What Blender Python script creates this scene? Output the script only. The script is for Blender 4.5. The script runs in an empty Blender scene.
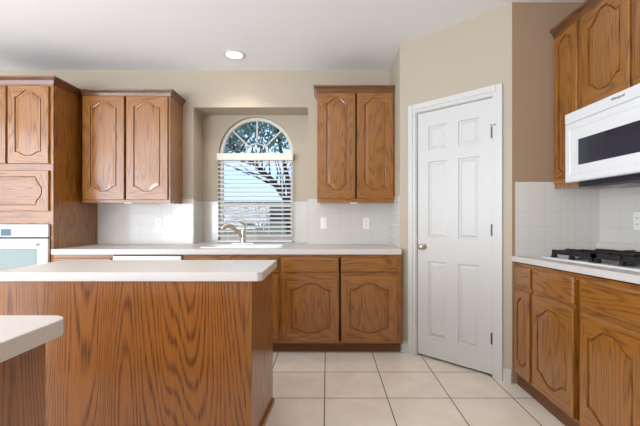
import bpy, bmesh, math, random
from mathutils import Vector
from mathutils.geometry import tessellate_polygon
random.seed(7)
S = bpy.context.scene
COL = S.collection
PI = math.pi

# ------------------------------------------------------------------ camera, world, light, exposure
cam_d = bpy.data.cameras.new('camera'); cam = bpy.data.objects.new('camera', cam_d); COL.objects.link(cam)
cam_d.sensor_width = 36; cam_d.sensor_fit = 'HORIZONTAL'; cam_d.lens = 36 * 372 / 640
cam_d.shift_x = -7 / 640; cam_d.shift_y = 5 / 640; cam_d.clip_start = 0.02
cam.location = (0, 0, 1.19); cam.rotation_euler = (PI / 2, 0, 0)
S.camera = cam
S.view_settings.view_transform = 'Standard'; S.view_settings.look = 'None'
S.view_settings.gamma = 1; S.view_settings.use_curve_mapping = False
S.view_settings.exposure = 0.13

def lin(*c):
    return tuple(((v / 255) / 12.92 if v / 255 <= 0.04045 else ((v / 255 + 0.055) / 1.055) ** 2.4) for v in c)

W = bpy.data.worlds.new('sky'); S.world = W; W.use_nodes = True
bg = W.node_tree.nodes['Background']; bg.inputs[0].default_value = (*lin(176, 208, 246), 1); bg.inputs[1].default_value = 1.8

def area(name, loc, rot, sx, sy, power, col):
    d = bpy.data.lights.new(name, 'AREA'); d.shape = 'RECTANGLE'; d.size = sx; d.size_y = sy; d.energy = power; d.color = col
    o = bpy.data.objects.new(name, d); COL.objects.link(o); o.location = loc; o.rotation_euler = rot
    return o
DAY = (0.93, 0.98, 1.05)
# daylight through the big windows of the breakfast area on the left plus an added rear fill bounced off the ceiling
area('daylight_and_bounce_fill', (-4.55, -0.5, 1.45), (0, -PI / 2 - math.radians(2), 0), 2.1, 4.3, 119, DAY)
area('daylight_and_bounce_fill', (-3.1, -2.7, 1.2), (PI / 2 + math.radians(55), 0, 0), 2.6, 1.7, 265, DAY)
LAMP_POWER = 23
SINK_LAMP_POWER = 18
LAMP_COLOR = (1.0, 0.94, 0.86)

# ------------------------------------------------------------------ node helpers and materials
def new_mat(name):
    m = bpy.data.materials.new(name); m.use_nodes = True
    return m, m.node_tree, m.node_tree.nodes['Principled BSDF']
def node(nt, typ, **kw):
    n = nt.nodes.new(typ)
    for k, v in kw.items(): setattr(n, k, v)
    return n
def math_n(nt, op, a, b=None, c=None):
    n = node(nt, 'ShaderNodeMath', operation=op)
    for i, v in enumerate((a, b, c)):
        if v is None: continue
        if isinstance(v, (int, float)): n.inputs[i].default_value = v
        else: nt.links.new(v, n.inputs[i])
    return n.outputs[0]
def mix_c(nt, fac, a, b):
    n = node(nt, 'ShaderNodeMix', data_type='RGBA')
    for sock, v in ((n.inputs[0], fac), (n.inputs[6], a), (n.inputs[7], b)):
        if isinstance(v, (int, float)): sock.default_value = v
        elif isinstance(v, tuple): sock.default_value = (*v, 1)
        else: nt.links.new(v, sock)
    return n.outputs[2]
def ramp(nt, fac, stops):
    n = node(nt, 'ShaderNodeValToRGB'); e = n.color_ramp.elements
    while len(e) < len(stops): e.new(0.5)
    for el, (p, c) in zip(e, stops):
        el.position = p; el.color = (c, c, c, 1) if isinstance(c, (int, float)) else (*c, 1)
    nt.links.new(fac, n.inputs[0]); return n.outputs[0]
def noise(nt, vec, scale, detail=2, rough=0.5):
    n = node(nt, 'ShaderNodeTexNoise'); n.inputs['Scale'].default_value = scale
    n.inputs['Detail'].default_value = detail; n.inputs['Roughness'].default_value = rough
    nt.links.new(vec, n.inputs['Vector']); return n.outputs['Fac']
def bump(nt, p, h, strength, dist=0.002):
    b = node(nt, 'ShaderNodeBump'); b.inputs['Strength'].default_value = strength; b.inputs['Distance'].default_value = dist
    nt.links.new(h, b.inputs['Height']); nt.links.new(b.outputs[0], p.inputs['Normal'])

def plain(name, col, rough=0.5, metal=0.0, var=0.0, scale=6, coat=0.0, bump_s=0.0):
    m, nt, p = new_mat(name)
    p.inputs['Roughness'].default_value = rough; p.inputs['Metallic'].default_value = metal
    p.inputs['Coat Weight'].default_value = coat
    tc = node(nt, 'ShaderNodeTexCoord')
    n = noise(nt, tc.outputs['Object'], scale, 4)
    dark = tuple(c * (1 - var) for c in col)
    nt.links.new(mix_c(nt, n, dark, col), p.inputs['Base Color'])
    if bump_s:
        bump(nt, p, noise(nt, tc.outputs['Object'], scale * 20, 3), bump_s, 0.002)
    return m

def wood(name, axis, light, dark, bands=9, freq=13.0, stretch=0.10, amount=0.68, rough=0.36):
    """oak: contour lines of a stretched smooth noise give cathedral figure, fine streaks give pores"""
    m, nt, p = new_mat(name)
    tc = node(nt, 'ShaderNodeTexCoord'); oi = node(nt, 'ShaderNodeObjectInfo')
    mp = node(nt, 'ShaderNodeMapping')
    sc = [1, 1, 1]; sc['xyz'.index(axis)] = stretch; mp.inputs['Scale'].default_value = sc
    off = node(nt, 'ShaderNodeVectorMath', operation='ADD')
    rv = node(nt, 'ShaderNodeCombineXYZ')
    for i in range(3): nt.links.new(math_n(nt, 'MULTIPLY', oi.outputs['Random'], 13.7 + 9 * i), rv.inputs[i])
    nt.links.new(tc.outputs['Object'], mp.inputs['Vector'])
    nt.links.new(mp.outputs[0], off.inputs[0]); nt.links.new(rv.outputs[0], off.inputs[1])
    v = off.outputs[0]
    n1 = noise(nt, v, freq, 0.6, 0.3)
    n1 = math_n(nt, 'ADD', n1, math_n(nt, 'MULTIPLY', noise(nt, v, freq * 7, 2, 0.5), 0.018))
    rings = math_n(nt, 'PINGPONG', math_n(nt, 'MULTIPLY', n1, bands * 2.0), 1.0)
    line = ramp(nt, rings, [(0.0, 1.0), (0.26, 0.55), (0.55, 0.0)])
    mp2 = node(nt, 'ShaderNodeMapping'); sc2 = [150, 150, 150]; sc2['xyz'.index(axis)] = 6
    mp2.inputs['Scale'].default_value = sc2; nt.links.new(tc.outputs['Object'], mp2.inputs['Vector'])
    pores = noise(nt, mp2.outputs[0], 1.0, 2, 0.6)
    pr = ramp(nt, pores, [(0.42, 1.0), (0.62, 0.0)])
    grain = math_n(nt, 'MULTIPLY', math_n(nt, 'ADD', math_n(nt, 'MULTIPLY', line, math_n(nt, 'ADD', 0.45, math_n(nt, 'MULTIPLY', pr, 0.55))), math_n(nt, 'MULTIPLY', pr, 0.22)), amount)
    tone = noise(nt, v, 2.2, 2, 0.5)
    base = mix_c(nt, tone, tuple(c * 0.82 for c in light), tuple(min(1, c * 1.15) for c in light))
    nt.links.new(mix_c(nt, grain, base, dark), p.inputs['Base Color'])
    p.inputs['Roughness'].default_value = rough
    p.inputs['Coat Weight'].default_value = 0.85; p.inputs['Coat Roughness'].default_value = 0.16
    bump(nt, p, grain, 0.12, 0.001)
    m.node_tree.nodes.active = p
    return m

def tile(name, axes, size, offset, col, grout, gw=0.003, var=0.06, rough=0.2, mottled=0.0, bump_s=0.3):
    m, nt, p = new_mat(name)
    tc = node(nt, 'ShaderNodeTexCoord'); sp = node(nt, 'ShaderNodeSeparateXYZ'); nt.links.new(tc.outputs['Object'], sp.inputs[0])
    ds, cells = [], []
    for a, off in zip(axes, offset):
        t = math_n(nt, 'DIVIDE', math_n(nt, 'SUBTRACT', sp.outputs['xyz'.index(a)], off), size)
        f = math_n(nt, 'FRACT', t); cells.append(math_n(nt, 'FLOOR', t))
        ds.append(math_n(nt, 'MINIMUM', f, math_n(nt, 'SUBTRACT', 1.0, f)))
    d = math_n(nt, 'MULTIPLY', math_n(nt, 'MINIMUM', ds[0], ds[1]), size)
    g = ramp(nt, math_n(nt, 'DIVIDE', d, gw * 2), [(0.35, 1.0), (0.65, 0.0)])
    cv = node(nt, 'ShaderNodeCombineXYZ'); nt.links.new(cells[0], cv.inputs[0]); nt.links.new(cells[1], cv.inputs[1])
    wn = node(nt, 'ShaderNodeTexWhiteNoise', noise_dimensions='3D'); nt.links.new(cv.outputs[0], wn.inputs['Vector'])
    tcol = mix_c(nt, wn.outputs['Value'], tuple(c * (1 - var) for c in col), col)
    if mottled:
        nn = noise(nt, tc.outputs['Object'], 5, 5, 0.6)
        nn = ramp(nt, nn, [(0.35, 0.0), (0.7, 1.0)])
        tcol = mix_c(nt, math_n(nt, 'MULTIPLY', nn, mottled), tcol, tuple(c * k for c, k in zip(col, (0.72, 0.66, 0.58))))
    nt.links.new(mix_c(nt, g, tcol, grout), p.inputs['Base Color'])
    nt.links.new(math_n(nt, 'ADD', rough, math_n(nt, 'MULTIPLY', g, 0.5)), p.inputs['Roughness'])
    bump(nt, p, math_n(nt, 'SUBTRACT', 1.0, g), bump_s, 0.0015)
    return m

def emit(name, col, strength):
    m, nt, p = new_mat(name); p.inputs['Base Color'].default_value = (*col, 1)
    p.inputs['Emission Color'].default_value = (*col, 1); p.inputs['Emission Strength'].default_value = strength
    return m
def glass(name):
    m = bpy.data.materials.new(name); m.use_nodes = True; nt = m.node_tree; nt.nodes.clear()
    out = node(nt, 'ShaderNodeOutputMaterial'); mx = node(nt, 'ShaderNodeMixShader')
    tr = node(nt, 'ShaderNodeBsdfTransparent'); gl = node(nt, 'ShaderNodeBsdfGlossy'); gl.inputs['Roughness'].default_value = 0.02
    tr.inputs[0].default_value = (0.93, 0.96, 0.95, 1)
    fr = node(nt, 'ShaderNodeFresnel'); fr.inputs[0].default_value = 1.35
    nt.links.new(fr.outputs[0], mx.inputs[0]); nt.links.new(tr.outputs[0], mx.inputs[1]); nt.links.new(gl.outputs[0], mx.inputs[2])
    nt.links.new(mx.outputs[0], out.inputs[0]); return m

OAK_L, OAK_D = lin(157, 99, 31), lin(80, 41, 9)
M = {}
for ax in 'xyz': M['oak_' + ax] = wood('oak_grain_' + ax, ax, OAK_L, OAK_D)
for ax in 'xy': M['crown_oak_' + ax] = wood('darker_oak_' + ax, ax, lin(112, 68, 26), lin(66, 35, 11))  # crown mouldings use a darker oak tone than the doors
M['panel_oak'] = wood('oak_plywood_panel', 'z', lin(160, 97, 36), lin(92, 48, 14), bands=34, freq=4.4, stretch=0.115, amount=0.9)
M['toe'] = plain('toe_kick_wood', lin(112, 70, 36), 0.6, var=0.3)
M['wall'] = plain('cream_wall_paint', lin(184, 171, 151), 0.75, var=0.03, scale=3, bump_s=0.25)
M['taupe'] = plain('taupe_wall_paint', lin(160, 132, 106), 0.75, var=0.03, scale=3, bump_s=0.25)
M['ceiling'] = plain('ceiling_paint', lin(243, 243, 244), 0.85, var=0.02, scale=3, bump_s=0.2)
M['white'] = plain('white_semi_gloss_paint', lin(206, 204, 199), 0.35, var=0.02)
M['floor'] = tile('beige_floor_tile', 'xy', 0.4153, (-0.016, 2.458), lin(240, 230, 217), lin(96, 84, 72), 0.0035, 0.05, 0.32, 0.45)
TC, TG = lin(212, 207, 199), lin(194, 188, 179)
M['tile_x'] = tile('splash_tile_facing_front', 'xz', 0.110, (0.02, 0.908), TC, TG, 0.0018, 0.03, 0.15)
M['tile_y'] = tile('splash_tile_facing_side', 'yz', 0.110, (0.05, 0.908), TC, TG, 0.0018, 0.03, 0.15)
M['laminate'] = plain('almond_speckled_laminate', lin(212, 206, 199), 0.35, var=0.08, scale=60)
M['almond_edge'] = M['laminate']
M['appliance'] = plain('white_appliance_enamel', lin(228, 229, 228), 0.25, var=0.01, coat=0.3)
M['sink'] = plain('white_sink_enamel', lin(244, 243, 240), 0.15, var=0.01, coat=0.4)
M['nickel'] = plain('brushed_nickel', lin(214, 203, 188), 0.28, 1.0, var=0.15, scale=30)
M['iron'] = plain('black_cast_iron', lin(22, 22, 24), 0.5, var=0.3, scale=40)
M['black_glass'] = plain('smoked_black_glass', lin(36, 40, 54), 0.08, var=0.1)
M['oven_glass'] = plain('oven_glass_painted_reflection', lin(132, 146, 139), 0.12, var=0.12, scale=3)  # pale green window reflection painted into the glass colour
M['display'] = plain('oven_display', lin(58, 92, 118), 0.2, var=0.3)
M['dark'] = plain('dark_grey_steel', lin(44, 44, 47), 0.45, var=0.2)
M['filter'] = plain('aluminium_filter_mesh', lin(150, 152, 154), 0.4, 0.8, var=0.4, scale=120)
M['hinge'] = plain('hinge_metal', lin(96, 92, 86), 0.4, 0.8, var=0.2)
M['plate'] = plain('outlet_plastic', lin(238, 236, 230), 0.35, var=0.01)
M['slot'] = plain('outlet_slot_plastic', lin(90, 86, 80), 0.5, var=0.1)
M['blind'] = plain('white_blind_slat', lin(238, 238, 236), 0.4, var=0.02)
M['valance'] = plain('cream_valance', lin(232, 222, 206), 0.4, var=0.02)
M['vinyl'] = plain('window_vinyl', lin(222, 214, 202), 0.4, var=0.03)
M['glass'] = glass('window_glass')
M['lamp'] = emit('lamp_lens', (1.0, 0.93, 0.82), 6.0)
M['fence'] = plain('weathered_fence', lin(216, 200, 166), 0.8, var=0.3, scale=8)
M['lawn'] = plain('lawn', lin(120, 128, 84), 0.9, var=0.4, scale=14)
M['bark'] = plain('tree_bark', lin(50, 46, 44), 0.9, var=0.4, scale=20)
M['leaf'] = plain('tree_leaf', lin(126, 166, 146), 0.5, var=0.5, scale=2)
M['siding'] = plain('house_siding', lin(84, 90, 108), 0.8, var=0.1)
M['roof'] = plain('house_roof', lin(70, 72, 82), 0.9, var=0.3)
M['text'] = plain('badge_lettering', lin(60, 60, 64), 0.4, var=0.05)

# ------------------------------------------------------------------ mesh builder
class MB:
    def __init__(s): s.v = []; s.f = []; s.mi = []
    def add(s, vs, fs, mi=0):
        b = len(s.v); s.v += [Vector(p) for p in vs]
        for f in fs: s.f.append([b + i for i in f]); s.mi.append(mi)
        return s
    def box(s, x0, x1, y0, y1, z0, z1, mi=0):
        vs = [(x, y, z) for x in (x0, x1) for y in (y0, y1) for z in (z0, z1)]
        return s.add(vs, [(0, 1, 3, 2), (4, 6, 7, 5), (0, 4, 5, 1), (2, 3, 7, 6), (0, 2, 6, 4), (1, 5, 7, 3)], mi)
    def bar(s, F, u0, u1, n0, n1, z0, z1, mi=0):
        vs = [F(u, n, z) for u in (u0, u1) for n in (n0, n1) for z in (z0, z1)]
        return s.add(vs, [(0, 1, 3, 2), (4, 6, 7, 5), (0, 4, 5, 1), (2, 3, 7, 6), (0, 2, 6, 4), (1, 5, 7, 3)], mi)
    def rings(s, rings, cap0=False, cap1=False, closed=True, mis=None):
        b = len(s.v); n = len(rings[0])
        for r in rings: s.v += [Vector(p) for p in r]
        for k in range(len(rings) - 1):
            for i in range(n if closed else n - 1):
                j = (i + 1) % n
                s.f.append([b + k * n + i, b + k * n + j, b + (k + 1) * n + j, b + (k + 1) * n + i])
                s.mi.append(mis(k, i) if mis else 0)
        if cap0: s.f.append([b + i for i in range(n)][::-1]); s.mi.append(0)
        if cap1: s.f.append([b + (len(rings) - 1) * n + i for i in range(n)]); s.mi.append(0)
        return s
    def prism(s, poly, z0, z1):
        return s.rings([[(x, y, z0) for x, y in poly], [(x, y, z1) for x, y in poly]], True, True)
    def tube(s, pts, r, seg=10, caps=True):
        pts = [Vector(p) for p in pts]; rs = r if isinstance(r, (list, tuple)) else [r] * len(pts)
        rings = []; up = Vector((0.13, 0.27, 0.95)).normalized()
        for i, p in enumerate(pts):
            t = (pts[min(i + 1, len(pts) - 1)] - pts[max(i - 1, 0)]).normalized()
            a = t.cross(up)
            if a.length < 0.1: a = t.cross(Vector((1, 0, 0)))
            a.normalize(); b = t.cross(a)
            rings.append([p + a * (rs[i] * math.cos(2 * PI * k / seg)) + b * (rs[i] * math.sin(2 * PI * k / seg)) for k in range(seg)])
        return s.rings(rings, caps, caps)
    def lathe(s, c, axis, prof, seg=24, caps=(False, False)):
        """prof: (radius, distance along axis)"""
        ax = Vector(axis).normalized(); a = ax.orthogonal().normalized(); b = ax.cross(a); c = Vector(c)
        return s.rings([[c + ax * h + (a * math.cos(2 * PI * k / seg) + b * math.sin(2 * PI * k / seg)) * r for k in range(seg)] for r, h in prof], *caps)
    def holed(s, F, outer, inner, n0, n1):
        """a plate with one hole: outline points in (u, z), extruded from n0 to n1"""
        for n in (n0, n1):
            tris = tessellate_polygon([[Vector((u, z, 0)) for u, z in outer], [Vector((u, z, 0)) for u, z in inner]])
            s.add([F(u, n, z) for u, z in outer + inner], [tuple(t) for t in tris])
        for lp in (outer, inner):
            s.rings([[F(u, n0, z) for u, z in lp], [F(u, n1, z) for u, z in lp]])
        return s

def wloc(o):
    p = Vector((0, 0, 0))
    while o: p += o.location; o = o.parent
    return p
def obj(name, mb, mats, parent=None, loc=None, smooth=False, bevel=0.0, warp=None):
    me = bpy.data.meshes.new(name); org = wloc(parent) + (Vector(loc) if loc else Vector((0, 0, 0)))
    vs = [warp(v) for v in mb.v] if warp else mb.v
    me.from_pydata([v - org for v in vs], [], mb.f)
    mats = mats if isinstance(mats, (list, tuple)) else [mats]
    for m in mats: me.materials.append(M[m] if isinstance(m, str) else m)
    for p, i in zip(me.polygons, mb.mi): p.material_index = min(i, len(mats) - 1)
    bm = bmesh.new(); bm.from_mesh(me); bmesh.ops.remove_doubles(bm, verts=bm.verts, dist=1e-6)
    bmesh.ops.recalc_face_normals(bm, faces=bm.faces); bm.to_mesh(me); bm.free()
    if smooth:
        for p in me.polygons: p.use_smooth = True
        me.set_sharp_from_angle(angle=math.radians(40))
    o = bpy.data.objects.new(name, me); COL.objects.link(o); o.parent = parent
    if loc: o.location = loc
    if bevel:
        bv = o.modifiers.new('bevel', 'BEVEL'); bv.width = bevel; bv.segments = 2; bv.limit_method = 'ANGLE'
    return o
def tag(o, label=None, cat=None, group=None, kind=None):
    if label: o['label'] = label
    if cat: o['category'] = cat
    if group: o['group'] = group
    if kind: o['kind'] = kind
    return o
def thing(name, loc, label, cat, group=None):
    o = bpy.data.objects.new(name, None); COL.objects.link(o); o.location = loc; o.empty_display_size = 0.1
    return tag(o, label, cat, group)
def struct(name, mb, mat, label=None, parent=None, **k):
    o = obj(name, mb, mat, parent, **k)
    return tag(o, label, None, None, 'structure') if parent is None else o

def frame(origin, ud, nd):
    o, u, n = Vector(origin), Vector(ud), Vector(nd)
    return lambda a, b, z: o + u * a + n * b + Vector((0, 0, z))

# ------------------------------------------------------------------ main dimensions
CEIL = 2.74; YB = 3.90; YN = 4.20; XR = 1.96; YNOOK = 2.672; XRET = 0.655
DA = Vector((0.655, 3.345, 0)); DU = Vector((1, -1, 0)) / math.sqrt(2); DN = Vector((-1, -1, 0)) / math.sqrt(2); DL = 0.953
FB = frame((0, YB, 0), (1, 0, 0), (0, -1, 0))            # back wall: u = X, n towards the room
FR = frame((XR, 0, 0), (0, -1, 0), (-1, 0, 0))           # right wall: u = -Y
FD = frame(DA, DU, DN)                                   # pantry wall
NX0, NX1, NZ1 = -1.40, -0.20, 2.35                       # window niche
WC, WR, WZ0, WSP = -0.803, 0.422, 0.93, 1.913            # window centre, half width, bottom, spring line
XL, YREAR = -4.6, -3.0

# ------------------------------------------------------------------ shell
struct('floor', MB().box(XL, 2.1, YREAR, 4.35, -0.1, 0), 'floor', 'beige square ceramic floor tile with dark grout lines')
struct('ceiling', MB().box(XL, 2.1, YREAR, 4.35, CEIL, CEIL + 0.1), 'ceiling', 'smooth white kitchen ceiling')
wb = MB().box(XL, NX0, YB, YN, 0, CEIL).box(NX1, XRET, YB, YN, 0, CEIL).box(NX0, NX1, YB, YN, NZ1, CEIL).box(NX0, NX1, YB, YN, 0, 0.86)
wall_back = struct('wall_back', wb, 'wall', 'cream painted back wall with the recessed window niche')
def arch(r, z0, zs, n=28, cx=WC):
    return [(cx - r, z0), (cx + r, z0)] + [(cx + r * math.cos(PI * k / n), zs + r * math.sin(PI * k / n)) for k in range(n + 1)]
nb = MB().holed(frame((0, 0, 0), (1, 0, 0), (0, 1, 0)), [(XL, 0), (2.1, 0), (2.1, CEIL), (XL, CEIL)], arch(WR, WZ0, WSP), YN, YN + 0.13)
struct('wall_niche', nb, 'wall', 'back of the window niche with its round arched opening')
struct('wall_pantry_side', MB().box(XRET, XRET + 0.1, DA.y + 0.0415, YN, 0, CEIL).prism([(DA.x, DA.y), (DA.x + 0.0, DA.y + 0.0415), (DA.x + 0.1, DA.y + 0.0415)], 0, CEIL), 'wall', 'short cream wall between the sink run and the pantry door')
S0, S1, DTOP = 0.162, 0.826, 2.105        # rough opening of the pantry door
wd = MB().bar(FD, 0, S0, 0, -0.1, 0, CEIL).bar(FD, S1, DL, 0, -0.1, 0, CEIL).bar(FD, S0, S1, 0, -0.1, DTOP, CEIL)
struct('wall_pantry_front', wd, 'wall', 'angled cream wall holding the white pantry door')
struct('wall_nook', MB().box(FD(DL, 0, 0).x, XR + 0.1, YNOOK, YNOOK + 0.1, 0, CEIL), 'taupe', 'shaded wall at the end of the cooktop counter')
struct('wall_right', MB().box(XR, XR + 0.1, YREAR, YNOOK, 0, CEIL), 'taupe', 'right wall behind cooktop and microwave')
struct('wall_pantry_right', MB().box(XR, XR + 0.1, YNOOK + 0.1, YN, 0, CEIL), 'wall', 'wall closing the pantry behind the white door')
wl = MB().holed(frame((XL, 0, 0), (0, 1, 0), (-1, 0, 0)), [(YREAR, 0), (4.3, 0), (4.3, CEIL), (YREAR, CEIL)], [(-2.7, 0.35), (1.7, 0.35), (1.7, 2.55), (-2.7, 2.55)], 0, 0.1)
struct('wall_left', wl, 'wall', 'left wall with the breakfast window')
wr = MB().holed(frame((0, YREAR, 0), (1, 0, 0), (0, -1, 0)), [(XL, 0), (2.1, 0), (2.1, CEIL), (XL, CEIL)], [(-4.45, 0.3), (-1.75, 0.3), (-1.75, 2.5), (-4.45, 2.5)], 0, 0.1)
struct('wall_rear', wr, 'wall', 'rear wall with the living room windows')

# tile splashbacks: children of the walls they are set on
obj('tile_splashback', MB().box(-2.40, NX0, YB - 0.008, YB, 0.90, 1.39).box(NX1, XRET, YB - 0.008, YB, 0.90, 1.39)
    .box(NX0, WC - WR, YN - 0.008, YN, 0.90, 1.375).box(WC + WR, NX1, YN - 0.008, YN, 0.90, 1.375), 'tile_x', wall_back)
obj('tile_niche_side', MB().box(NX0, NX0 + 0.008, YB, YN, 0.90, 1.375).box(NX1 - 0.008, NX1, YB, YN, 0.90, 1.375), 'tile_y', wall_back)
obj('tile_splashback', MB().box(XRET - 0.008, XRET, DA.y + 0.02, YB - 0.008, 0.90, 1.39), 'tile_y', bpy.data.objects['wall_pantry_side'])
obj('tile_splashback', MB().box(1.352, XR - 0.008, YNOOK - 0.008, YNOOK, 0.90, 1.448), 'tile_x', bpy.data.objects['wall_nook'])
obj('tile_splashback', MB().box(XR - 0.008, XR, 0.55, YNOOK - 0.008, 0.90, 1.55), 'tile_y', bpy.data.objects['wall_right'])

def baseboard(name, F, u0, u1, label):
    mb = MB()
    for (n, z0, z1) in ((0.014, 0, 0.066), (0.011, 0.066, 0.084), (0.006, 0.084, 0.10)):
        mb.bar(F, u0, u1, 0, n, z0, z1)
    return struct(name, mb, 'white', label, bevel=0.002)
baseboard('baseboard_pantry_left', FD, 0.0, 0.094, 'white baseboard left of the pantry door')
baseboard('baseboard_pantry_right', FD, 0.894, DL - 0.004, 'white baseboard right of the pantry door')

# ------------------------------------------------------------------ pantry door
C0, C1, CT = 0.097, 0.891, 2.172
cas = MB()
for (a, b) in ((C0, S0 + 0.006), (S1 - 0.006, C1)):
    o0, o1 = (a, b) if a == C0 else (b, a)
    cas.bar(FD, min(a, b), max(a, b), 0, 0.012, 0, CT)
    w = abs(b - a) * 0.62
    cas.bar(FD, o0 if o0 < o1 else o0 - w, o0 + w if o0 < o1 else o0, 0.012, 0.019, 0, CT)
cas.bar(FD, S0 + 0.006, S1 - 0.006, 0, 0.012, DTOP - 0.006, CT).bar(FD, C0 + 0.046, C1 - 0.046, 0.012, 0.019, CT - 0.046, CT)
cas.bar(FD, S0, S0 + 0.012, 0, -0.1, 0, DTOP).bar(FD, S1 - 0.012, S1, 0, -0.1, 0, DTOP).bar(FD, S0 + 0.012, S1 - 0.012, 0, -0.1, DTOP - 0.012, DTOP)
struct('trim_1', cas, 'white', 'white casing around the pantry door', bevel=0.002)
D0, D1, DZ0, DZ1 = S0 + 0.015, S1 - 0.015, 0.02, DTOP - 0.015
def rect_ring(F, u0, u1, z0, z1, n): return [F(u0, n, z0), F(u1, n, z0), F(u1, n, z1), F(u0, n, z1)]
slab = MB(); nf = -0.012
um = (D0 + D1) / 2; cols = [(D0 + 0.10, um - 0.048), (um + 0.048, D1 - 0.10)]
rows = [(0.185, 0.825), (1.02, 1.665), (1.765, 1.965)]
us = [D0, cols[0][0], cols[0][1], cols[1][0], cols[1][1], D1]
zs = [DZ0, rows[0][0], rows[0][1], rows[1][0], rows[1][1], rows[2][0], rows[2][1], DZ1]
for i in range(5):
    for j in range(7):
        u0, u1, z0, z1 = us[i], us[i + 1], zs[j], zs[j + 1]
        if i in (1, 3) and j in (1, 3, 5):
            R = [rect_ring(FD, u0 + k, u1 - k, z0 + k, z1 - k, nf + d) for k, d in ((0, 0), (0.006, -0.010), (0.016, -0.010), (0.034, -0.002))]
            slab.rings(R, False, True)
        else:
            slab.add(rect_ring(FD, u0, u1, z0, z1, nf), [(0, 1, 2, 3)])
slab.rings([rect_ring(FD, D0, D1, DZ0, DZ1, nf), rect_ring(FD, D0, D1, DZ0, DZ1, nf - 0.035)], False, True)
dl = FD((D0 + D1) / 2, nf - 0.017, DZ0)
door = obj('door_1', slab, 'white', None, loc=dl); tag(door, 'white six panel pantry door in the angled wall', None, None, 'structure')
kc = FD(D0 + 0.055, nf, 0.945)
kn = obj('knob', MB().lathe(kc, DN, [(0.0, 0.062), (0.016, 0.06), (0.026, 0.05), (0.027, 0.04), (0.02, 0.028), (0.010, 0.022), (0.010, 0.008)], 20), 'nickel', door, smooth=True)
obj('rosette', MB().lathe(kc, DN, [(0.012, 0.010), (0.026, 0.008), (0.030, 0.0)], 20, (True, False)), 'nickel', kn, smooth=True)
for z in (0.29, 1.10, 1.83):
    hg = MB().tube([FD(D1 + 0.004, nf + 0.012, z - 0.045), FD(D1 + 0.004, nf + 0.012, z + 0.045)], 0.0065, 8)
    hg.bar(FD, D1 - 0.012, D1 + 0.003, nf + 0.0005, nf + 0.004, z - 0.042, z + 0.042)
    h = obj('hinge', hg, 'hinge', door)
    if z > 1.5:   # spring door stop on the top hinge pin
        obj('hinge_stop', MB().tube([FD(D1 - 0.012, nf + 0.018, z + 0.053), FD(D1 + 0.004, nf + 0.012, z + 0.052), FD(D1 + 0.035, 0.026, z + 0.048)], 0.003, 8), 'hinge', h)

# ------------------------------------------------------------------ arched window
VW = frame((0, 0, 0), (1, 0, 0), (0, 1, 0))
win = MB().holed(VW, arch(WR - 0.001, WZ0 + 0.001, WSP), arch(WR - 0.035, WZ0 + 0.04, WSP), YN + 0.045, YN + 0.105)
window = obj('window_1', win, 'vinyl', None, loc=(WC, YN + 0.075, WZ0)); tag(window, 'arched kitchen window over the sink with sunburst grille', None, None, 'structure')
gi = WR - 0.034
y0, y1 = YN + 0.062, YN + 0.085
sash = MB().box(WC - gi, WC + gi, y0 - 0.01, y1 + 0.01, 1.315, 1.36).box(WC - gi, WC + gi, y0 - 0.01, y1 + 0.01, WSP - 0.045, WSP + 0.012)
sash.box(WC - gi, WC + gi, y0 - 0.008, y1 + 0.008, WZ0 + 0.04, WZ0 + 0.075)
obj('sash_rail', sash, 'vinyl', window)
mu = MB()
for x in (WC - 0.135, WC + 0.135): mu.box(x - 0.009, x + 0.009, y0, y1, WZ0 + 0.075, 1.315)
mu.box(WC - gi, WC + gi, y0 + 0.002, y1 - 0.002, 1.135, 1.153)
obj('muntin', mu, 'vinyl', window)
sb = MB()
for a in (45, 90, 135):
    c, s = math.cos(math.radians(a)), math.sin(math.radians(a)); px, pz = -s * 0.008, c * 0.008
    b0, b1 = 0.130, gi + 0.004
    pts = [(WC + c * b0 + px, WSP + s * b0 + pz), (WC + c * b0 - px, WSP + s * b0 - pz), (WC + c * b1 - px, WSP + s * b1 - pz), (WC + c * b1 + px, WSP + s * b1 + pz)]
    sb.rings([[(x, y0, z) for x, z in pts], [(x, y1, z) for x, z in pts]], True, True)
ar = []
for r in (0.122, 0.136): ar.append([(WC + r * math.cos(PI * k / 20), WSP + r * math.sin(PI * k / 20)) for k in range(21)])
loop = ar[0] + ar[1][::-1]
sb.rings([[(x, y0, z) for x, z in loop], [(x, y1, z) for x, z in loop]])
for y in (y0, y1):
    sb.rings([[(x, y, z) for x, z in ar[0]], [(x, y, z) for x, z in ar[1]]], closed=False)
obj('sunburst_grille', sb, 'vinyl', window)
gp = arch(gi + 0.004, WZ0 + 0.045, WSP)
obj('glass_pane', MB().rings([[(x, YN + 0.072, z) for x, z in gp], [(x, YN + 0.076, z) for x, z in gp]], True, True), 'glass', window)

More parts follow.
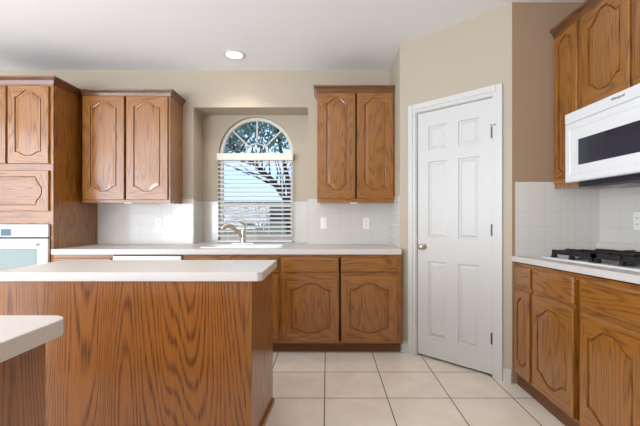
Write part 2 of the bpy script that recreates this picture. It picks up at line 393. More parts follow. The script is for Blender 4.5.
# ------------------------------------------------------------------ cabinet builders
HW = 'oak_x'
def outline(u0, u1, zb, zt, ab, at, i, n=28, shape=0.86):
    """double-cathedral outline: bottom left to right, then top right to left"""
    a, b = u0 + i, u1 - i; pts = []
    def f(s):
        t = max(0.0, min(1.0, (0.9 - abs(s)) / 0.76)); return 0.93 * t * t * (3 - 2 * t) + 0.07 * (1 - s * s)
    for k in range(n + 1):
        s = -1 + 2 * k / n; pts.append((a + (b - a) * k / n, zb + i + ab * (1 - f(s))))
    for k in range(n + 1):
        s = 1 - 2 * k / n; pts.append((b - (b - a) * k / n, zt - i - at * (1 - f(s))))
    return pts
def outer(u0, u1, z0, z1, c, n=28):
    a, b = u0 + c, u1 - c
    return [(a + (b - a) * k / n, z0 + c) for k in range(n + 1)] + [(b - (b - a) * k / n, z1 - c) for k in range(n + 1)]
def cab_door(F, u0, u1, z0, z1, n0, parent, hmat, stile=0.062, rt=0.06, rb=0.06, at=0.05, ab=0.04, th=0.019, warp=None, side=False, lab=None, name='door'):
    """raised panel door; side=True lays the arches on the left and right ends (wide low panels)"""
    G = F if not side else (lambda a, b, z: F(z, b, a))
    if side: u0, u1, z0, z1 = z0, z1, u0, u1
    o = lambda c, n: [G(u, n, z) for u, z in outer(u0, u1, z0, z1, c)]
    l = lambda i, n: [G(u, n, z) for u, z in outline(u0 + stile, u1 - stile, z0 + rb, z1 - rt, ab, at, i)]
    n1 = n0 + th
    mb = MB().rings([o(0, n0 + 0.0005), o(0, n1 - 0.004), o(0.004, n1), l(0, n1), l(0.0008, n1 - 0.013), l(0.005, n1 - 0.0145)], True, False,
                    mis=lambda k, i: (1 if (k >= 2 and i not in (28, 57)) else 0))
    mats = ['oak_z', hmat] if not side else [hmat, 'oak_z']
    d = obj(name, mb, mats, parent, warp=warp)
    if lab: d['label'] = lab
    w = u1 - u0 - 2 * stile; sl = min(0.028, w * 0.2)
    pb = MB().rings([l(0.005, n1 - 0.0146), l(0.009, n1 - 0.0145), l(0.0115, n1 - 0.004), l(0.009 + sl, n1 - 0.001)], False, True)
    obj('raised_panel', pb, 'oak_z' if not side else hmat, d, warp=warp)
    return d
def drawer(F, u0, u1, z0, z1, n0, parent, hmat, th=0.019, warp=None):
    r = lambda c, n: rect_ring(F, u0 + c, u1 - c, z0 + c, z1 - c, n)
    return obj('drawer_front', MB().rings([r(0, n0 + 0.0005), r(0, n0 + th - 0.008), r(0.004, n0 + th - 0.003), r(0.009, n0 + th)], True, True), hmat, parent, warp=warp)
def crown(F, u0, u1, n0, n1, z0, z1, parent, hmat, left=True, right=True):
    h = z1 - z0; R = []
    for t, o in ((0, 0.004), (0.14, 0.008), (0.2, 0.009), (0.5, 0.016), (0.72, 0.028), (0.76, 0.034), (1.0, 0.036)):
        a, b = u0 - (o if left else 0), u1 + (o if right else 0); z = z0 + h * t
        R.append([F(a, n0, z), F(b, n0, z), F(b, n1 + o, z), F(a, n1 + o, z)])
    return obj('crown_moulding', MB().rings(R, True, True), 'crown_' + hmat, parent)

# ------------------------------------------------------------------ back run, base units (depth 0.61, face frame at Y = 3.262)
DB = 0.638; YF = YB - DB; CTOP, CTH = 0.918, 0.045; CBOT = CTOP - CTH; G = 0.001
def base_box(F, u0, u1, d, parent, hmat, ztop=CBOT - G, toe=0.045, hollow=False, warp=None, vmat='oak_z', back=0.002, gaps=()):
    b = MB()
    if hollow:
        b.bar(F, u0, u1, d - 0.02, d, 0.09, ztop).bar(F, u0, u0 + 0.018, back, d - 0.02, 0.09, ztop).bar(F, u1 - 0.018, u1, back, d - 0.02, 0.09, ztop)
        b.bar(F, u0 + 0.018, u1 - 0.018, back, d - 0.02, 0.09, 0.108)
    else:
        sd = 0.3
        b.bar(F, u0, u1, back, d - sd, 0.09, ztop).bar(F, u0, u1, d - sd, d, ztop - 0.03, ztop).bar(F, u0, u1, d - sd, d, 0.09, 0.107)
        e = [u0] + [x for p in zip(gaps[::2], gaps[1::2]) for x in p] + [u1] if gaps else [u0, u1]
        for p, q in zip(e[::2], e[1::2]): b.bar(F, p, q, d - sd, d, 0.107, ztop - 0.03)
    for z0, z1 in ((0.684, 0.726), (0.842, ztop - 0.0005), (0.0905, 0.110)):
        for p, q in ([(u0, gaps[0]), (gaps[1], u1)] if gaps and z0 < 0.7 else [(u0, u1)]):
            if q - p > 0.02: b.bar(F, p + 0.0005, q - 0.0005, d, d + 0.0006, z0, z1, 1)
    obj('body', b, [vmat, hmat], parent, warp=warp)
    obj('toe_kick', MB().bar(F, u0, u1, back, d - toe, 0, 0.09), 'toe', parent)
def at(F, u, n, z=0.0): return F(u, n, z)

c = thing('base_cabinet', FB(0.118, DB / 2, 0), 'oak base cabinet right of the sink, with two drawers over two arched doors', 'cabinet')
base_box(FB, -0.405, XRET - 0.002, DB, c, 'oak_x', gaps=(0.104, 0.122))
for a, b in ((-0.392, 0.104), (0.122, 0.612)):
    drawer(FB, a, b, 0.715, 0.842, DB, c, 'oak_x'); cab_door(FB, a, b, 0.108, 0.687, DB, c, 'oak_x', stile=0.075, rt=0.065, rb=0.075, at=0.055, ab=0.045)
c = thing('sink_cabinet', FB(-0.835, DB / 2, 0), 'oak sink base cabinet below the window, mostly hidden behind the island', 'cabinet')
base_box(FB, -1.264, -0.407, DB, c, 'oak_x', hollow=True)
for a, b in ((-1.245, -0.842), (-0.828, -0.425)):
    drawer(FB, a, b, 0.715, 0.842, DB, c, 'oak_x'); cab_door(FB, a, b, 0.108, 0.687, DB, c, 'oak_x', stile=0.07, rt=0.065, rb=0.075, at=0.055, ab=0.045)
c = thing('drawer_cabinet', FB(-2.13, DB / 2, 0), 'oak base cabinet between oven cabinet and dishwasher, mostly hidden behind the island', 'cabinet')
base_box(FB, -2.398, -1.868, DB, c, 'oak_x')
drawer(FB, -2.38, -1.885, 0.715, 0.842, DB, c, 'oak_x'); cab_door(FB, -2.38, -1.885, 0.108, 0.687, DB, c, 'oak_x', stile=0.07)
c = thing('dishwasher', FB(-1.566, DB / 2, 0), 'white dishwasher under the back counter, only its top edge showing above the island', 'dishwasher')
obj('body', MB().bar(FB, -1.864, -1.268, 0.01, DB - 0.03, 0.09, CBOT - 0.012), 'dark', c)
obj('toe_panel', MB().bar(FB, -1.864, -1.268, 0.01, DB - 0.06, 0, 0.09), 'dark', c)
dd = obj('door', MB().bar(FB, -1.862, -1.270, DB - 0.03, DB + 0.022, 0.10, 0.72), 'appliance', c, bevel=0.004)
obj('control_panel', MB().bar(FB, -1.862, -1.270, DB - 0.03, DB + 0.028, 0.725, CBOT - 0.014), 'appliance', c, bevel=0.004)
obj('handle', MB().bar(FB, -1.70, -1.43, DB + 0.028, DB + 0.045, 0.735, 0.755), 'appliance', dd, bevel=0.004)

# countertop with sink cut-out
SX0, SX1, SY0, SY1 = -1.165, -0.405, 3.37, 3.80
t = MB().box(-2.398, SX0 + 0.015, YF - 0.03, YB - 0.01, CBOT, CTOP).box(SX1 - 0.015, XRET - 0.009, YF - 0.03, YB - 0.01, CBOT, CTOP)
t.box(SX0 + 0.015, SX1 - 0.015, YF - 0.03, SY0 + 0.015, CBOT, CTOP).box(SX0 + 0.015, SX1 - 0.015, SY1 - 0.015, YB - 0.01, CBOT, CTOP)
t.box(NX0 + 0.009, NX1 - 0.009, YB - 0.01, YN - 0.009, CBOT, CTOP)
tag(obj('countertop', t, 'laminate', None, loc=(-0.87, 3.57, CBOT)), 'long almond laminate countertop along the back wall under the window', 'countertop')

# drop-in sink
sk = thing('kitchen_sink', ((SX0 + SX1) / 2, (SY0 + SY1) / 2, CTOP), 'white drop-in kitchen sink in the back counter below the window', 'sink')
def rrect(x0, x1, y0, y1, r, n=6):
    p = []
    for cx, cy, a in ((x1 - r, y1 - r, 0), (x0 + r, y1 - r, 90), (x0 + r, y0 + r, 180), (x1 - r, y0 + r, 270)):
        p += [(cx + r * math.cos(math.radians(a + 90 * k / n)), cy + r * math.sin(math.radians(a + 90 * k / n))) for k in range(n + 1)]
    return p
rr = lambda k, z, r: [(x, y, z) for x, y in rrect(SX0 + k, SX1 - k, SY0 + k, SY1 - k - (0.05 if k > 0.02 else 0), r)]
obj('basin', MB().rings([rr(0.0, CTOP + 0.0005, 0.05), rr(0.004, CTOP + 0.009, 0.05), rr(0.015, CTOP + 0.011, 0.045), rr(0.03, CTOP + 0.006, 0.045), rr(0.036, CTOP - 0.02, 0.045), rr(0.05, 0.74, 0.05)], False, True), 'sink', sk, smooth=True)
obj('drain', MB().lathe((-0.785, 3.56, 0.741), (0, 0, 1), [(0.04, 0), (0.038, 0.003), (0.02, 0.001)], 16, (False, True)), 'nickel', sk)

fx, fy = -0.850, 3.775
fc = thing('faucet', (fx, fy, CTOP + 0.006), 'brushed nickel single-lever faucet with its spout swung left over the sink', 'faucet')
obj('base_plate', MB().rings([[(x, y, z) for x, y in rrect(fx - 0.125, fx + 0.125, fy - 0.024, fy + 0.02, 0.02)] for z in (CTOP + 0.0112, CTOP + 0.018)], True, True), 'nickel', fc)
obj('column', MB().lathe((fx, fy, CTOP + 0.018), (0, 0, 1), [(0.030, 0), (0.026, 0.02), (0.023, 0.06), (0.027, 0.10), (0.026, 0.135), (0.0, 0.15)], 18), 'nickel', fc, smooth=True)
sp = obj('spout', MB().tube([(fx - 0.005, fy, 1.0), (fx - 0.045, fy - 0.02, 1.05), (fx - 0.09, fy - 0.045, 1.092), (fx - 0.125, fy - 0.07, 1.112)], [0.024, 0.021, 0.020, 0.022], 14), 'nickel', fc, smooth=True)
obj('spray_head', MB().tube([(fx - 0.122, fy - 0.068, 1.111), (fx - 0.15, fy - 0.08, 1.115), (fx - 0.175, fy - 0.095, 1.105), (fx - 0.185, fy - 0.10, 1.085)], [0.023, 0.026, 0.026, 0.023], 14), 'nickel', sp, smooth=True)
obj('lever', MB().tube([(fx + 0.005, fy, 1.05), (fx + 0.018, fy - 0.004, 1.095), (fx + 0.012, fy - 0.012, 1.13), (fx - 0.015, fy - 0.03, 1.145), (fx - 0.035, fy - 0.04, 1.14)], [0.018, 0.015, 0.011, 0.009, 0.007], 12), 'nickel', fc, smooth=True)

# ------------------------------------------------------------------ wall cabinets on the back wall
DW = 0.31
def wall_cab(name, F, u0, u1, z0, z1, doors, label, hmat, back=0.002, left=True, right=True, tagx=None, dz=None, ctop=0.062, crx=0.0):
    w = thing(name, F((u0 + u1) / 2, DW / 2, z0), label, 'cabinet')
    g0, g1 = doors[0][1], doors[1][0]
    b = MB().bar(F, u0, u1, back, DW - 0.12, z0 + 0.012, z1).bar(F, u0, g0, DW - 0.12, DW, dz[0], dz[1]).bar(F, g1, u1, DW - 0.12, DW, dz[0], dz[1])
    b.bar(F, u0, u1, DW - 0.12, DW, z0 + 0.012, dz[0], 1).bar(F, u0, u1, DW - 0.12, DW, dz[1], z1, 1)
    obj('body', b.bar(F, u0 + 0.018, u1 - 0.018, back, DW - 0.02, z0, z0 + 0.012, 1).bar(F, u0, u1, DW - 0.02, DW, z0, z0 + 0.012, 1), ['oak_z', hmat], w)
    for a, b in doors:
        cab_door(F, a, b, dz[0], dz[1], DW, w, hmat, stile=0.072 if b - a > 0.3 else 0.05, rt=0.045, rb=0.075, at=0.055, ab=0.05)
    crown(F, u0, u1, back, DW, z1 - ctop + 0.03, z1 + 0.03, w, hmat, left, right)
    if tagx is not None:
        obj('catch', MB().bar(F, tagx - 0.038, tagx + 0.038, DW - 0.03, DW + 0.006, z0 - 0.008, z0 - 0.0002), 'plate', w, bevel=0.003)
    return w
wall_cab('wall_cabinet', FB, -2.362, -1.513, 1.338, 2.395, ((-2.346, -1.949), (-1.931, -1.53)), 'oak two-door wall cabinet left of the window, beside the tall oven cabinet', 'oak_x', left=False, tagx=-1.92, dz=(1.365, 2.362))
wall_cab('wall_cabinet', FB, -0.095, XRET - 0.003, 1.338, 2.43, ((-0.078, 0.272), (0.288, 0.636)), 'oak two-door wall cabinet right of the window, above switch and outlet', 'oak_x', right=False, tagx=0.26, dz=(1.375, 2.392))

# ------------------------------------------------------------------ tall oven cabinet and oven
TX0, TX1 = -3.19, -2.40
OV0, OV1 = 0.47, 1.136
tc = thing('oven_cabinet', FB((TX0 + TX1) / 2, DB / 2, 0), 'tall oak cabinet at the left edge built around the white wall oven', 'cabinet')
b = MB().bar(FB, TX0, TX1, 0.012, DB, OV1 + 0.004, 2.375).bar(FB, TX0, TX1, 0.012, DB, 0.09, OV0 - 0.004)
b.bar(FB, TX0, TX0 + 0.022, 0.012, DB, OV0 - 0.004, OV1 + 0.004).bar(FB, TX1 - 0.022, TX1, 0.012, DB, OV0 - 0.004, OV1 + 0.004)
b.bar(FB, TX0, TX1, DB, DB + 0.0006, 1.60, 1.668, 1).bar(FB, TX0, TX1, DB, DB + 0.0006, OV1 + 0.004, 1.253, 1).bar(FB, TX0, TX1, DB, DB + 0.0006, 2.34, 2.362, 1)
obj('body', b, ['oak_z', 'oak_x'], tc); obj('toe_kick', MB().bar(FB, TX0, TX1, 0.012, DB - 0.05, 0, 0.09), 'toe', tc)
tm = (TX0 + TX1) / 2
for a, d_ in ((TX0 + 0.015, tm - 0.008), (tm + 0.008, TX1 - 0.03)):
    cab_door(FB, a, d_, 1.665, 2.345, DB, tc, 'oak_x', stile=0.062, rt=0.04, rb=0.065, at=0.055, ab=0.035)
cab_door(FB, TX0 + 0.015, TX1 - 0.03, 1.25, 1.605, DB, tc, 'oak_x', stile=0.05, rt=0.055, rb=0.055, at=0.05, ab=0.05, side=True, name='fixed_panel')
drawer(FB, TX0 + 0.015, TX1 - 0.03, 0.12, 0.44, DB, tc, 'oak_x')
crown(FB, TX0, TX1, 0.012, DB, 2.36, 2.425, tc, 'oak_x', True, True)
ov = thing('wall_oven', FB(tm, DB / 2, OV0), 'white built-in wall oven in the tall cabinet at the left edge', 'oven')
ou0, ou1 = TX0 + 0.03, TX1 - 0.03
obj('body', MB().bar(FB, ou0, ou1, 0.05, DB + 0.003, OV0 + 0.005, OV1 - 0.005), 'dark', ov)
cp = obj('control_panel', MB().bar(FB, ou0 - 0.004, ou1 + 0.004, DB + 0.003, DB + 0.03, 1.024, OV1 - 0.002), 'appliance', ov, bevel=0.004)
obj('display', MB().bar(FB, -2.835, -2.745, DB + 0.030, DB + 0.032, 1.035, 1.095), 'display', cp)
od = obj('door', MB().bar(FB, ou0 - 0.004, ou1 + 0.004, DB + 0.003, DB + 0.034, 0.48, 1.010), 'appliance', ov, bevel=0.004)
obj('window', MB().bar(FB, ou0 + 0.08, ou1 - 0.085, DB + 0.034, DB + 0.036, 0.58, 0.925), 'oven_glass', od)
hp = MB().tube([FB(ou0 + 0.05, DB + 0.075, 0.962), FB((ou0 + ou1) / 2, DB + 0.08, 0.962), FB(ou1 - 0.06, DB + 0.075, 0.962)], 0.012, 12)
for u in (ou0 + 0.07, ou1 - 0.08): hp.bar(FB, u - 0.01, u + 0.01, DB + 0.034, DB + 0.072, 0.952, 0.972)
obj('handle', hp, 'appliance', od, smooth=True)

# ------------------------------------------------------------------ outlets and switch
def plate(name, F, u, z, n, label, kind, group=None):
    p = thing(name, F(u, n, z), label, 'outlet' if kind == 'outlet' else 'switch', group)
    pl = obj('cover_plate', MB().bar(F, u - 0.035, u + 0.035, n + 0.0003, n + 0.006, z - 0.058, z + 0.058), 'plate', p, bevel=0.002)
    if kind == 'outlet':
        for s in (-0.02, 0.02):
            k = obj('socket', MB().bar(F, u - 0.016, u + 0.016, n + 0.006, n + 0.0085, z + s - 0.014, z + s + 0.014), 'plate', p)
            obj('slot', MB().bar(F, u - 0.008, u - 0.005, n + 0.0085, n + 0.009, z + s - 0.006, z + s + 0.006).bar(F, u + 0.005, u + 0.008, n + 0.0085, n + 0.009, z + s - 0.006, z + s + 0.006), 'slot', k)
    else:
        obj('rocker', MB().bar(F, u - 0.016, u + 0.016, n + 0.006, n + 0.010, z - 0.033, z + 0.033), 'plate', p, bevel=0.002)
    return p
plate('wall_outlet', FB, -1.76, 1.135, 0.008, 'white outlet on the tile under the left wall cabinet', 'outlet')
plate('light_switch', FB, -0.03, 1.135, 0.008, 'white rocker switch on the tile right of the window', 'switch')
plate('wall_outlet', FB, 0.41, 1.135, 0.008, 'white outlet on the tile under the wall cabinet right of the window', 'outlet')
plate('wall_outlet', FR, -2.33, 1.17, 0.008, 'white outlet on the tile above the cooktop at the right edge', 'outlet')

# ------------------------------------------------------------------ island
IX0, IX1, IY0, IY1 = -1.70, -0.325, 1.857, 2.412
isl = thing('kitchen_island', ((IX0 + IX1) / 2, (IY0 + IY1) / 2, 0), 'oak kitchen island with strong cathedral grain in the foreground', 'island')
obj('body', MB().prism([(-1.66, 1.885), (-0.385, 1.885), (-0.349, 2.395), (-1.66, 2.395)], 0.0, CBOT - G), 'panel_oak', isl)
obj('corner_trim', MB().prism([(-0.41, 1.880), (-0.380, 1.880), (-0.378, 1.912), (-0.3825, 1.912), (-0.3845, 1.8845), (-0.41, 1.8845)], 0.0, CBOT - G), 'oak_z', isl)
obj('shoe_moulding', MB().prism([(-0.3845, 1.885), (-0.370, 1.885), (-0.336, 2.40), (-0.3485, 2.40)], 0, 0.03), 'oak_y', isl)
ch = 0.022
tag(obj('countertop', MB().prism([(IX0, IY0), (IX1 - ch, IY0), (IX1, IY0 + ch), (IX1, IY1), (IX0, IY1)], CBOT, CTOP), 'laminate', None, loc=((IX0 + IX1) / 2, (IY0 + IY1) / 2, CBOT), bevel=0.003),
    'almond laminate countertop with a clipped corner on the island', 'countertop')

# ------------------------------------------------------------------ peninsula at lower left
pen = thing('peninsula_cabinet', (-1.4, 0.3, 0), 'dark oak side of the peninsula at the lower left corner', 'cabinet')
obj('body', MB().box(-2.1, -0.755, -0.5, 0.998, 0.0, CBOT - G), 'panel_oak', pen)
pts = [(-2.15, -0.55), (-0.712, -0.55)]
r_ = 0.055
pts += [(-0.712 - r_ + r_ * math.cos(a), 1.043 - r_ + r_ * math.sin(a)) for a in [PI / 2 * k / 8 for k in range(9)]] + [(-2.15, 1.043)]
tag(obj('countertop', MB().prism(pts, CBOT, CTOP), 'laminate', None, loc=(-1.4, 0.3, CBOT), bevel=0.003), 'almond laminate countertop with a rounded corner on the peninsula at lower left', 'countertop')

# ------------------------------------------------------------------ right run
DRF = XR - 1.342
def warp(v):
    k = max(0.0, min(1.0, (v.z - 0.70) / 0.17)); return Vector((v.x, v.y, v.z + (YNOOK - v.y) * 0.026 * k))
def bank(name, y0, y1, dr, label, gaps=()):
    c = thing(name, (XR - DRF / 2, (y0 + y1) / 2, 0), label, 'cabinet')
    base_box(FR, -y1, -y0, DRF, c, 'oak_y', toe=0.022, warp=warp, back=0.0105, gaps=gaps)
    for a, b in dr:
        drawer(FR, -b, -a, 0.722, 0.852, DRF, c, 'oak_y', warp=warp)
        cab_door(FR, -b, -a, 0.108, 0.697, DRF, c, 'oak_y', stile=0.055 if b - a > 0.3 else 0.042, rt=0.055, rb=0.065, at=0.06 if b - a > .3 else 0.03, ab=0.055 if b - a > .3 else 0.03)
    return c
bank('base_cabinet', 2.423, YNOOK - 0.009, ((2.44, 2.637),), 'narrow oak base cabinet at the end of the cooktop run, beside the pantry', (-2.439, -2.4232))
bank('base_cabinet', 1.977, 2.421, ((2.004, 2.403),), 'oak base cabinet with one drawer and one arched door, second from the pantry', (-2.003, -1.9772))
bank('base_cabinet', 1.10, 1.975, ((1.555, 1.949), (1.13, 1.535)), 'oak base cabinet under the cooktop at the right edge', (-1.554, -1.536))
ct = obj('countertop', MB().box(XR - DRF - 0.022, XR - 0.009, 1.05, YNOOK - 0.009, CBOT + 0.008, CTOP), 'laminate', None, loc=(1.64, 1.86, CBOT), bevel=0.003, warp=warp)
tag(ct, 'almond laminate countertop holding the gas cooktop on the right', 'countertop')
obj('upstand', MB().box(XR - 0.036, XR - 0.0085, 1.05, YNOOK - 0.009, CTOP, 1.02), 'laminate', ct, bevel=0.003, warp=warp)

ck = thing('gas_cooktop', (1.66, 2.06, CTOP), 'white gas cooktop with black cast iron grates on the right counter', 'cooktop')
KX0, KX1, KY0, KY1 = 1.435, 1.90, 1.62, 2.50
obj('tray', MB().rings([[(x, y, z) for x, y in rrect(KX0 + k, KX1 - k, KY0 + k, KY1 - k, 0.02)] for k, z in ((0, CTOP + 0.0005), (0.0, CTOP + 0.006), (0.006, CTOP + 0.010), (0.03, CTOP + 0.0095))], True, True), 'appliance', ck, warp=warp)
for gy0, gy1 in ((2.07, 2.44), (1.68, 2.05)):
    g = MB(); gx0, gx1 = 1.475, 1.865; zt = CTOP + 0.062; t_ = 0.014; zb = CTOP + 0.032
    g.box(gx0, gx1, gy0, gy0 + t_, zb, zt - 0.004).box(gx0, gx1, gy1 - t_, gy1, zb, zt - 0.004).box(gx0, gx0 + t_, gy0, gy1, zb, zt - 0.004).box(gx1 - t_, gx1, gy0, gy1, zb, zt - 0.004)
    xm, ym = (gx0 + gx1) / 2, (gy0 + gy1) / 2
    g.box(xm - t_ / 2, xm + t_ / 2, gy0, gy1, zb, zt)
    for cx in ((gx0 + xm) / 2, (xm + gx1) / 2):
        for a, b_ in ((gy0, ym - 0.035), (ym + 0.035, gy1)): g.box(cx - t_ / 2, cx + t_ / 2, a, b_, zb + 0.006, zt + 0.004)
        for a, b_ in ((gx0 if cx < xm else xm, cx - 0.035), (cx + 0.035, xm if cx < xm else gx1)): g.box(a, b_, ym - t_ / 2, ym + t_ / 2, zb + 0.006, zt + 0.004)
    for x in (gx0, xm - 0.01, gx1 - 0.02):
        for y in (gy0, ym - 0.01, gy1 - 0.02):
            if x == xm - 0.01 and y == ym - 0.01: continue
            b0, b1 = [(x - 0.004, y - 0.004), (x + 0.024, y - 0.004), (x + 0.024, y + 0.024), (x - 0.004, y + 0.024)], [(x + 0.004, y + 0.004), (x + 0.016, y + 0.004), (x + 0.016, y + 0.016), (x + 0.004, y + 0.016)]
            g.rings([[(*p, CTOP + 0.0095) for p in b0], [(*p, zt - 0.002) for p in b1]], True, True)
    obj('grate', g, 'iron', ck, warp=warp)
    for cx in ((gx0 + xm) / 2, (xm + gx1) / 2):
        bn = obj('burner', MB().lathe((cx, ym, CTOP + 0.009), (0, 0, 1), [(0.052, 0), (0.05, 0.008), (0.036, 0.010), (0.036, 0.016)], 20, (False, True)), 'dark', ck, warp=warp, smooth=True)
        obj('burner_cap', MB().lathe((cx, ym, CTOP + 0.0252), (0, 0, 1), [(0.038, 0), (0.038, 0.005), (0.032, 0.008)], 20, (True, True)), 'iron', bn, warp=warp, smooth=True)

# wall cabinets on the right wall
DW2 = XR - 1.63
def right_cab(y0, y1, z0, doors, zd0, label, left):
    w = thing('wall_cabinet', (XR - DW2 / 2, (y0 + y1) / 2, z0), label, 'cabinet')
    obj('body', MB().bar(FR, -y1, -y0, 0.0085 if z0 < 1.5 else 0.002, DW2, z0, 2.50), 'oak_z', w)
    for a, b in doors:
        cab_door(FR, -b, -a, zd0, 2.463, DW2, w, 'oak_y', stile=0.06 if b - a > 0.3 else 0.05, rt=0.033, rb=0.065, at=0.07 if b - a > .3 else 0.03, ab=0.055 if b - a > .3 else 0.03)
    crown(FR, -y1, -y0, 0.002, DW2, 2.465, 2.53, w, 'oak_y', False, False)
    return w
MT = 1.848
right_cab(2.385, YNOOK - 0.010, 1.398, ((2.405, 2.645),), 1.43, 'narrow oak wall cabinet between the shaded nook wall and the microwave', True)
right_cab(1.60, 2.383, MT + 0.006, ((1.985, 2.36), (1.62, 1.965)), MT + 0.03, 'oak wall cabinet directly above the microwave', False)

# microwave
DM = XR - 1.52; my0, my1, mz0, mz1 = 1.612, 2.380, 1.414, MT
mw = thing('microwave', (XR - DM / 2, (my0 + my1) / 2, mz0), 'white over-the-range microwave with a dark glass door window on the right', 'microwave')
obj('body', MB().bar(FR, -my1, -my0, 0.012, DM - 0.045, mz0 + 0.012, mz1), 'appliance', mw, bevel=0.003)
obj('underside', MB().bar(FR, -my1 + 0.006, -my0 - 0.006, 0.02, DM - 0.085, mz0 - 0.028, mz0 + 0.012), 'dark', mw)
for a in (-my1 + 0.10, -my1 + 0.45):
    obj('grease_filter', MB().bar(FR, a, a + 0.24, 0.10, 0.30, mz0 - 0.033, mz0 - 0.028), 'filter', mw)
vz = 1.782
obj('vent_panel', MB().bar(FR, -my1, -my0, DM - 0.045, DM, vz + 0.0015, mz1), 'appliance', mw, bevel=0.006)
wz0, wz1 = 1.512, 1.668
wu0, wu1 = -2.262, -1.765
Rk = [rect_ring(FR, -my1, -my0 - 0.14, mz0, vz, n) for n in (DM - 0.045, DM - 0.006)]
Rk += [rect_ring(FR, -my1 + 0.008, -my0 - 0.148, mz0 + 0.008, vz - 0.008, DM)]
Rk += [rect_ring(FR, -my1 + 0.045, -my0 - 0.17, mz0 + 0.04, vz - 0.04, DM)]
Rk += [rect_ring(FR, -my1 + 0.052, -my0 - 0.177, mz0 + 0.047, vz - 0.047, DM - 0.004)]
Rk += [rect_ring(FR, wu0, wu1, wz0, wz1, DM - 0.004)]
Rk += [rect_ring(FR, wu0, wu1, wz0, wz1, DM - 0.009)]
md = obj('door', MB().rings(Rk, True, False), 'appliance', mw)
obj('window', MB().bar(FR, wu0 - 0.002, wu1 + 0.002, DM - 0.012, DM - 0.0085, wz0 - 0.002, wz1 + 0.002), 'black_glass', md)
obj('handle', MB().bar(FR, wu1 + 0.03, wu1 + 0.055, DM - 0.002, DM + 0.03, mz0 + 0.05, vz - 0.05), 'appliance', md, bevel=0.006)
obj('control_panel', MB().bar(FR, -my0 - 0.138, -my0, DM - 0.045, DM, mz0, vz), 'appliance', mw, bevel=0.004)
def lettering(text, size, F, u, z, n, mat, parent, width=None):
    cu = bpy.data.curves.new('lettering', 'FONT'); cu.body = text; cu.size = size; cu.extrude = 0.0006; cu.align_x = 'CENTER'; cu.align_y = 'CENTER'
    tmp = bpy.data.objects.new('lettering_tmp', cu); COL.objects.link(tmp); bpy.context.view_layer.update()
    me = bpy.data.meshes.new_from_object(tmp.evaluated_get(bpy.context.evaluated_depsgraph_get()))
    mb = MB(); mb.v = [F(u + v.co.x, n + v.co.z + 0.0006, z + v.co.y) for v in me.vertices]; mb.f = [list(p.vertices) for p in me.polygons]; mb.mi = [0] * len(mb.f)
    bpy.data.objects.remove(tmp)
    return obj('lettering', mb, mat, parent)
lettering('Whirlpool', 0.022, FR, -1.945, 1.8215, DM, 'text', bpy.data.objects['vent_panel'])

# ------------------------------------------------------------------ window blind
bl = thing('window_blind', (WC, 4.155, 0.93), 'white horizontal slat blind lowered over the lower half of the arched window', 'blind')
bx0, bx1 = WC - 0.42, WC + 0.424
obj('valance', MB().box(bx0, bx1, 4.118, 4.185, 1.832, 1.908), 'valance', bl, bevel=0.004)
sl = MB(); ns = 18; pitch = 0.0478; a = math.radians(21)
for k in range(ns):
    z = 1.808 - k * pitch
    for hw in (1,):
        dy, dz = 0.025 * math.cos(a), 0.025 * math.sin(a)
        q = [(4.155 - dy, z - dz), (4.155, z + 0.0025), (4.155 + dy, z + dz), (4.155 + dy, z + dz + 0.0035), (4.155, z + 0.0065), (4.155 - dy, z - dz + 0.0035)]
        sl.rings([[(x, y, zz) for y, zz in q] for x in (bx0 + 0.008, bx1 - 0.008)], True, True)
obj('slats', sl, 'blind', bl)
obj('bottom_rail', MB().box(bx0 + 0.008, bx1 - 0.008, 4.132, 4.178, 0.922, 0.94), 'blind', bl, bevel=0.003)
for x in (bx0 + 0.12, WC, bx1 - 0.12):
    obj('ladder_cord', MB().tube([(x, 4.129, 0.94), (x, 4.129, 1.836)], 0.0018, 6).tube([(x, 4.181, 0.94), (x, 4.181, 1.836)], 0.0018, 6), 'blind', bl)

# ------------------------------------------------------------------ recessed ceiling lights
def downlight(x, y, label, power=LAMP_POWER):
    d = thing('recessed_light', (x, y, CEIL), label, 'ceiling light', 'recessed ceiling lights')
    obj('trim_ring', MB().lathe((x, y, CEIL), (0, 0, -1), [(0.105, 0.0), (0.103, 0.006), (0.085, 0.010), (0.075, 0.004), (0.074, 0.001)], 32), 'white', d, smooth=True)
    obj('lens', MB().lathe((x, y, CEIL), (0, 0, -1), [(0.074, 0.0008), (0.073, 0.004), (0.03, 0.0055)], 32, (True, True)), 'lamp', d)
    ld = bpy.data.lights.new('recessed_lamp', 'SPOT'); ld.energy = power; ld.color = LAMP_COLOR; ld.spot_size = math.radians(128); ld.spot_blend = 0.7; ld.shadow_soft_size = 0.06
    lo = bpy.data.objects.new('recessed_lamp', ld); COL.objects.link(lo); lo.parent = d; lo.location = (0, 0, -0.03)
    return d
downlight(-0.88, 3.53, 'lit round recessed ceiling light over the sink, the one in view', SINK_LAMP_POWER)
downlight(0.0, 1.66, 'recessed ceiling light above the aisle right of the island')
downlight(-1.8, 1.66, 'recessed ceiling light above the left end of the island')

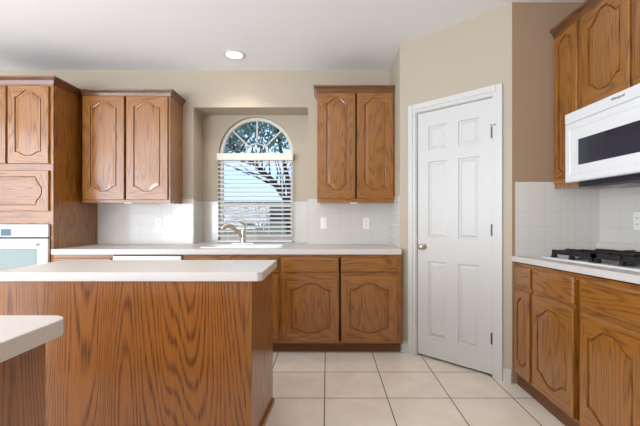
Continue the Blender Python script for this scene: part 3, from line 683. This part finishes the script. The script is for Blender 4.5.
# ------------------------------------------------------------------ outside the window
struct('ground_outside', MB().box(-14, 8, 4.5, 26, -0.32, -0.3), 'lawn', 'back yard lawn outside the window')
fn = thing('wooden_fence', (-2, 8.4, -0.3), 'weathered tan board fence seen through the lower blind', 'fence')
pk = MB()
for k in range(80):
    x = -8 + k * 0.15; pk.box(x, x + 0.142, 8.4, 8.42, -0.25, 1.05 + random.uniform(-0.01, 0.01))
obj('boards', pk, 'fence', fn)
for z in (0.0, 0.75): obj('rail', MB().box(-8, 4, 8.42, 8.46, z, z + 0.09), 'fence', fn)
hs = thing('neighbour_house', (-4, 17, -0.3), 'neighbouring house with a dark grey roof beyond the fence', 'house')
obj('walls', MB().box(-9, 0.5, 15, 20, -0.3, 1.45), 'siding', hs)
obj('roof', MB().rings([[(x, 14.6, 1.42), (x, 20.4, 1.42), (x, 17.5, 1.98)] for x in (-9.4, 0.9)], True, True), 'roof', hs)
obj('house_window', MB().box(-3.9, -3.1, 14.97, 15.0, 0.6, 1.3), 'black_glass', hs)
def tree(loc, limbs, blobs, n, label, size):
    t = thing('tree', loc, label, 'tree')
    tr = MB()
    for pts, r0, r1 in limbs:
        rs = [r0 + (r1 - r0) * k / (len(pts) - 1) for k in range(len(pts))]; tr.tube(pts, rs, 8)
    obj('trunk', tr, 'bark', t, smooth=True)
    cr = MB()
    for k in range(n):
        bx, by, bz, rx, ry, rz = random.choice(blobs)
        while True:
            q = Vector((random.uniform(-1, 1), random.uniform(-1, 1), random.uniform(-1, 1)))
            if q.length <= 1: break
        c_ = Vector((bx + q.x * rx, by + q.y * ry, bz + q.z * rz))
        a_ = Vector((random.gauss(0, 1), random.gauss(0, 1), random.gauss(0, 1))).normalized(); b_ = a_.orthogonal().normalized(); w_ = size * random.uniform(0.6, 1.3)
        cr.add([c_ - a_ * w_, c_ + b_ * w_ * 0.45, c_ + a_ * w_, c_ - b_ * w_ * 0.45], [(0, 1, 2, 3)])
    obj('crown', cr, 'leaf', t)
X, Y = -0.75, 7.6
limbs = [([(X + 0.2, Y, -0.3), (X, Y, 0.8), (X - 0.05, Y, 1.5), (X - 0.35, Y, 1.95), (X - 0.8, Y + 0.1, 2.35), (X - 1.5, Y + 0.2, 2.8)], 0.10, 0.02),
         ([(X, Y, 1.5), (X - 0.05, Y, 2.0), (X - 0.2, Y, 2.6), (X - 0.3, Y, 3.4)], 0.06, 0.02), ([(X, Y, 1.6), (X + 0.25, Y, 2.2), (X + 0.4, Y, 3.0)], 0.045, 0.015)]
for k in range(26):
    t_ = random.random(); x0, z0 = X - 0.1 - 1.2 * t_, 1.7 + 1.0 * t_; dx, dz = random.uniform(-0.9, 0.25), random.uniform(0.25, 0.9)
    limbs.append(([(x0, Y + 0.05, z0), (x0 + dx * 0.5 + random.uniform(-0.1, 0.1), Y + random.uniform(-0.2, 0.3), z0 + dz * 0.45), (x0 + dx, Y + random.uniform(-0.4, 0.4), z0 + dz)], 0.022, 0.006))
tree((X, Y, -0.3), limbs,
     [(-1.4, 7.6, 3.35, 1.5, 1.0, 0.85), (-0.6, 7.8, 3.4, 1.0, 0.9, 0.8), (-2.4, 7.9, 3.25, 1.0, 0.9, 0.8)], 5200, 'dark branched tree with green leaves outside the arched window', 0.065)
